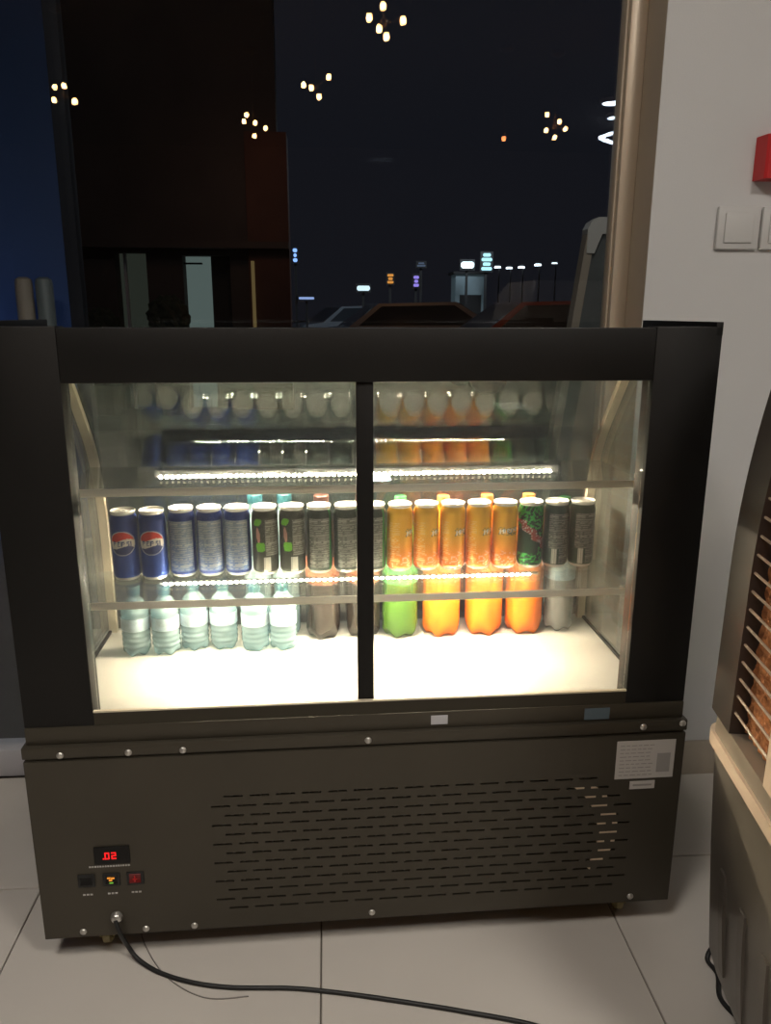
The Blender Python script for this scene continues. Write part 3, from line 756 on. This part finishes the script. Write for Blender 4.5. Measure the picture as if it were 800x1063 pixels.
# potted shrub / rounded silhouettes in front of the lit opening
for x, z, r, lb in ((-1.93, 1.15, .24, 'rounded dark shrub in front of the bright shop opening'), (-2.72, 1.02, .22, 'rounded dark shrub beside the dim shop opening')):
    bm = bmesh.new(); bmesh.ops.create_icosphere(bm, subdivisions=4, radius=r)
    for v in bm.verts:
        n = v.co.normalized(); v.co *= 1+.12*math.sin(9*n.x+5*n.z)*math.cos(8*n.y)+random.uniform(-.05, .05)
    tt = thing('shrub', lb, 'plant', (x, 8.5, GZ))
    o = obj('foliage', bm, mat('night_leaves', (.02, .03, .015), .8, noise=.4), tt); o.location = (0, 0, z-GZ)
    bm = bmesh.new(); tube(bm, [(0, 0, .3), (0, 0, z)], .03, 8); obj('stem', bm, m_dk, tt)
    bm = bmesh.new(); lathe(bm, [(.14, 0), (.20, .36), (.18, .36)], 20); obj('pot', bm, m_dk, tt)
# blue-lit board seen through the narrow pane
t = tag(bobj('site_hoarding', (-6, -1.37, 3.0, 3.06, GZ, 3.6), mat('navy_board', (.05, .10, .26), .6, noise=.1, nscale=1.5)), 'tall navy board outside the left pane, lit blue', 'board')
area_light('blue_glow_light', (-2.35, 2.45, .7), (math.radians(80), 0, math.radians(10)), .4, 4.5, (.25, .5, 1))  # added lamp without a fixture, makes the blue glow on the board
bobj('board_edge_strip', (-1.37, -1.345, 2.985, 3.06, GZ, 3.6), mat('edge_blue', (.22, .32, .5), .4), t)
for x, m_, lb in ((-1.500, mat('cream_post', (.42, .36, .30), .5), 'cream upright post outside, against the blue board'), (-1.405, mat('grey_post', (.22, .26, .27), .4), 'grey upright post outside, beside the cream post')):
    tt = thing('bollard', lb, 'post', (x, 2.72, GZ))
    bm = bmesh.new(); lathe(bm, [(.045, 0), (.040, 1.35), (.036, 1.37), (.02, 1.38)], 20); obj('shaft', bm, m_, tt, smooth=40)
    bm = bmesh.new(); lathe(bm, [(.044, 0), (.044, .02), (.041, .03)], 20); obj('base_flange', bm, m_dk, tt, smooth=40)
# added leaning grey panel, stand-in for a pale-topped wedge reflected in the window
t = thing('stand_in_panel', 'added grey upright panel with a rounded pale top, standing in for a window reflection beside the beige post', 'panel', (1.03, 2.2, GZ))
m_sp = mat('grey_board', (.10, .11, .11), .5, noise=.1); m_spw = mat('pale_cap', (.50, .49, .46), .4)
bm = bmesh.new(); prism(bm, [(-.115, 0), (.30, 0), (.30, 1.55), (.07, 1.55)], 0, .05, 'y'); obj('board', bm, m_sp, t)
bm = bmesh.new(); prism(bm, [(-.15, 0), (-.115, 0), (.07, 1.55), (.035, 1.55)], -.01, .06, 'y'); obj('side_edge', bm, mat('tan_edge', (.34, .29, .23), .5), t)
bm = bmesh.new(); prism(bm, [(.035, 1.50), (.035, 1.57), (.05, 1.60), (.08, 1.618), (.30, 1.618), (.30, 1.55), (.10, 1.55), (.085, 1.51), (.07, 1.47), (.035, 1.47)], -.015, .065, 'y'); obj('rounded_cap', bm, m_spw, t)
area_light('panel_fill_light', (.9, 1.3, 2.6), (math.radians(-15), 0, 0), .3, 6, (1, .93, .85))  # added lamp to brighten the panel's pale cap and edge
# street furniture and far lights
def lamp_post(x, y, z, lb, r=.07, s=9, col=(.8, .92, 1)):
    t = thing('street_lamp', lb, 'street lamp', (x, y, GZ))
    bm = bmesh.new(); lathe(bm, [(.06, 0), (.035, z-GZ)], 10); obj('pole', bm, m_dk, t)
    bm = bmesh.new(); box(bm, -.18, .05, -.05, .05, z-GZ, z+.19); obj('head', bm, m_dk, t)
    bm = bmesh.new(); lathe(bm, [(r*1.2, z-GZ), (r, z+.10), (r*.4, z+.08)], 14, (-.10, 0, 0)); obj('luminaire', bm, emis('street_luminaire', col, s), t)
def far(x, z, k, y0=20):        # same sight line, k times further
    return (-.061+(x+.061)*k, -1.284+(y0+1.284)*k, 1.2+(z-1.2)*k)
for (x, z), k, lb in (((4.52, 2.35), 2.2, 'white street lamp, first right of the white kiosk signs'), ((4.83, 2.33), 2.2, 'white street lamp, second right of the kiosk signs'), ((5.16, 2.35), 2.1, 'white street lamp, third right of the kiosk signs'), ((5.6, 2.41), 2.0, 'white street lamp, brightest and fourth from the kiosk signs'), ((6.04, 2.46), 2.4, 'faint street lamp nearest the beige post')):
    p = far(x, z, k); lamp_post(p[0], p[1], p[2], lb, r=.16, s=2 if 'faint' in lb else 7)
def sign(x, z, w_, h, col, s, lb, y=20, bars=1):
    t = thing('lit_sign', lb, 'sign', (x, y, GZ))
    bm = bmesh.new(); box(bm, -.03, .03, .06, .12, 0, z-GZ); obj('post', bm, m_dk, t)
    bobj('backing', (-w_/2-.03, w_/2+.03, .0, .06, z-GZ-h/2-.03, z-GZ+h/2+.03), m_dk, t)
    bm = bmesh.new()
    for b in range(bars):
        z0 = z-GZ-h/2+h*b/bars; wd = w_*(1 if b % 2 == 0 else .72)
        box(bm, -wd/2, wd/2, -.02, 0, z0+h/bars*.1, z0+h/bars*.85, bev=h/bars*.2)
    obj('lit_face', bm, emis('sign_light', col, s), t)
sign(-.83, 2.63, .11, .36, (.25, .45, 1), 1.6, 'small upright blue sign beside the red pilaster', bars=3)
sign(3.67, 2.42, .34, .22, (.75, .95, 1), 3.2, 'bright white oval sign above the kiosk', bars=1)
sign(4.18, 2.50, .28, .46, (.45, .85, .95), 1.5, 'stacked pale cyan sign right of the oval sign', bars=4)
sign(1.64, 2.06, .16, .26, (1, .4, .08), .8, 'small orange sign left of the violet one', bars=3)
sign(2.32, 2.0, .14, .30, (.4, .3, 1), .9, 'small violet sign over the parked cars', bars=3)
sign(2.45, 2.42, .22, .12, (.3, .4, .6), .25, 'faint blue sign over the violet one', bars=2)
sign(.93, 1.82, .34, .17, (.7, .9, 1), 1.3, 'low pale oval glow standing in for a lit windscreen among the parked cars')  # glowing oval put in place of a lit car windscreen
sign(-.56, 1.56, .40, .08, (.4, .55, 1), .8, 'flat blue light low beside the red pilaster')
t = thing('kiosk', 'small pale kiosk under the bright signs', 'kiosk', (3.95, 21, GZ))
bobj('walls', (-.42, .42, 0, .8, 0, 2.25), mat('kiosk_wall', (.2, .26, .28), .6, emit=(.3, .45, .5), es=.05), t); bobj('roof', (-.5, .5, -.1, .9, 2.25, 2.32), m_dk, t); bobj('hatch', (-.3, .3, -.03, 0, 1.1, 1.7), m_dk, t)
area_light('kiosk_light', (3.9, 19, 3.2), (math.radians(40), 0, 0), .5, 30, (.8, .9, 1))
# cars
def make_car(label, paint, loc, rz):
    t = thing('car', label, 'car', loc, rz, 'cars parked along the street')
    side = [(-2.1, .35), (-2.15, .7), (-2.0, .88), (-1.35, .95), (-.75, 1.38), (.75, 1.42), (1.45, .98), (2.05, .9), (2.15, .6), (2.1, .35)]
    bm = bmesh.new(); prism(bm, side, -.85, .85, 'y')
    for v in bm.verts:
        if v.co.z > 1: v.co.y *= .80
    obj('body', bm, paint, t, smooth=30)
    bm = bmesh.new()
    for s in (-1, 1):
        vs = [bm.verts.new(p) for p in ((-1.15, s*.845, .98), (1.25, s*.845, .99), (.70, s*.705, 1.36), (-.70, s*.705, 1.33))]; bm.faces.new(vs)
    vs = [bm.verts.new(p) for p in ((-1.32, -.76, .985), (-1.32, .76, .985), (-.80, .66, 1.36), (-.80, -.66, 1.36))]; bm.faces.new(vs)
    vs = [bm.verts.new(p) for p in ((1.42, -.76, 1.01), (1.42, .76, 1.01), (.80, .66, 1.405), (.80, -.66, 1.405))]; bm.faces.new(vs)
    obj('windows', bm, mat('car_glass', (.02, .025, .03), .08), t)
    for x in (-1.3, 1.3):
        for s in (-1, 1):
            bm = bmesh.new(); lathe(bm, [(.2, s*.70), (.32, s*.70), (.32, s*.88), (.2, s*.89)], 20, (x, 0, .32), 'y'); obj('wheel', bm, m_rubber, t, smooth=30)
    for x, c, s_ in ((-2.13, (1, .15, .04), .5), (2.13, (1, .95, .8), .5)):
        for s in (-1, 1): bobj('lamp', (x-.03, x+.03, s*.62-.14, s*.62+.14, .68, .80), emis('car_lamp', c, s_), t)
    return t
m_c1 = mat('dark_car_paint', (.03, .035, .045), .2, coat=1); m_c2 = mat('silver_car_paint', (.25, .28, .31), .25, metal=.5, coat=1); m_c3 = mat('red_brown_car_paint', (.12, .03, .015), .2, coat=1)
make_car('silver car parked beneath the kiosk signs', m_c2, (1.6, 14.5, GZ), .1)
make_car('dark car parked ahead of the leaning panel', m_c1, (6.1, 16.0, GZ), .15)
make_car('red-brown car in the orange glow near the kiosk', m_c3, (3.6, 11.6, GZ), .1)
make_car('dark car near the end of the red pilaster', m_c1, (-3.3, 14.8, GZ), -.15)
make_car('silver car further off behind the others', m_c2, (.9, 22, GZ), .3)
area_light('orange_street_glow', (2.6, 9.8, 3.6), (math.radians(25), 0, 0), .3, 25, (1, .42, .14))
area_light('white_street_glow', (1.2, 17.5, 4.5), (0, 0, 0), .5, 120, (.8, .9, 1))
area_light('pilaster_fill_light', (-.8, 7.4, 3.0), (math.radians(60), 0, 0), .3, 2.5, (1, .55, .38))  # added lamp for the reddish glow on the pilaster, no sign hangs there
area_light('facade_fill_light', (-2.4, 3.2, 4.8), (math.radians(70), 0, 0), .4, 9, (1, .86, .78))  # added fill lamp that lifts the dark facade
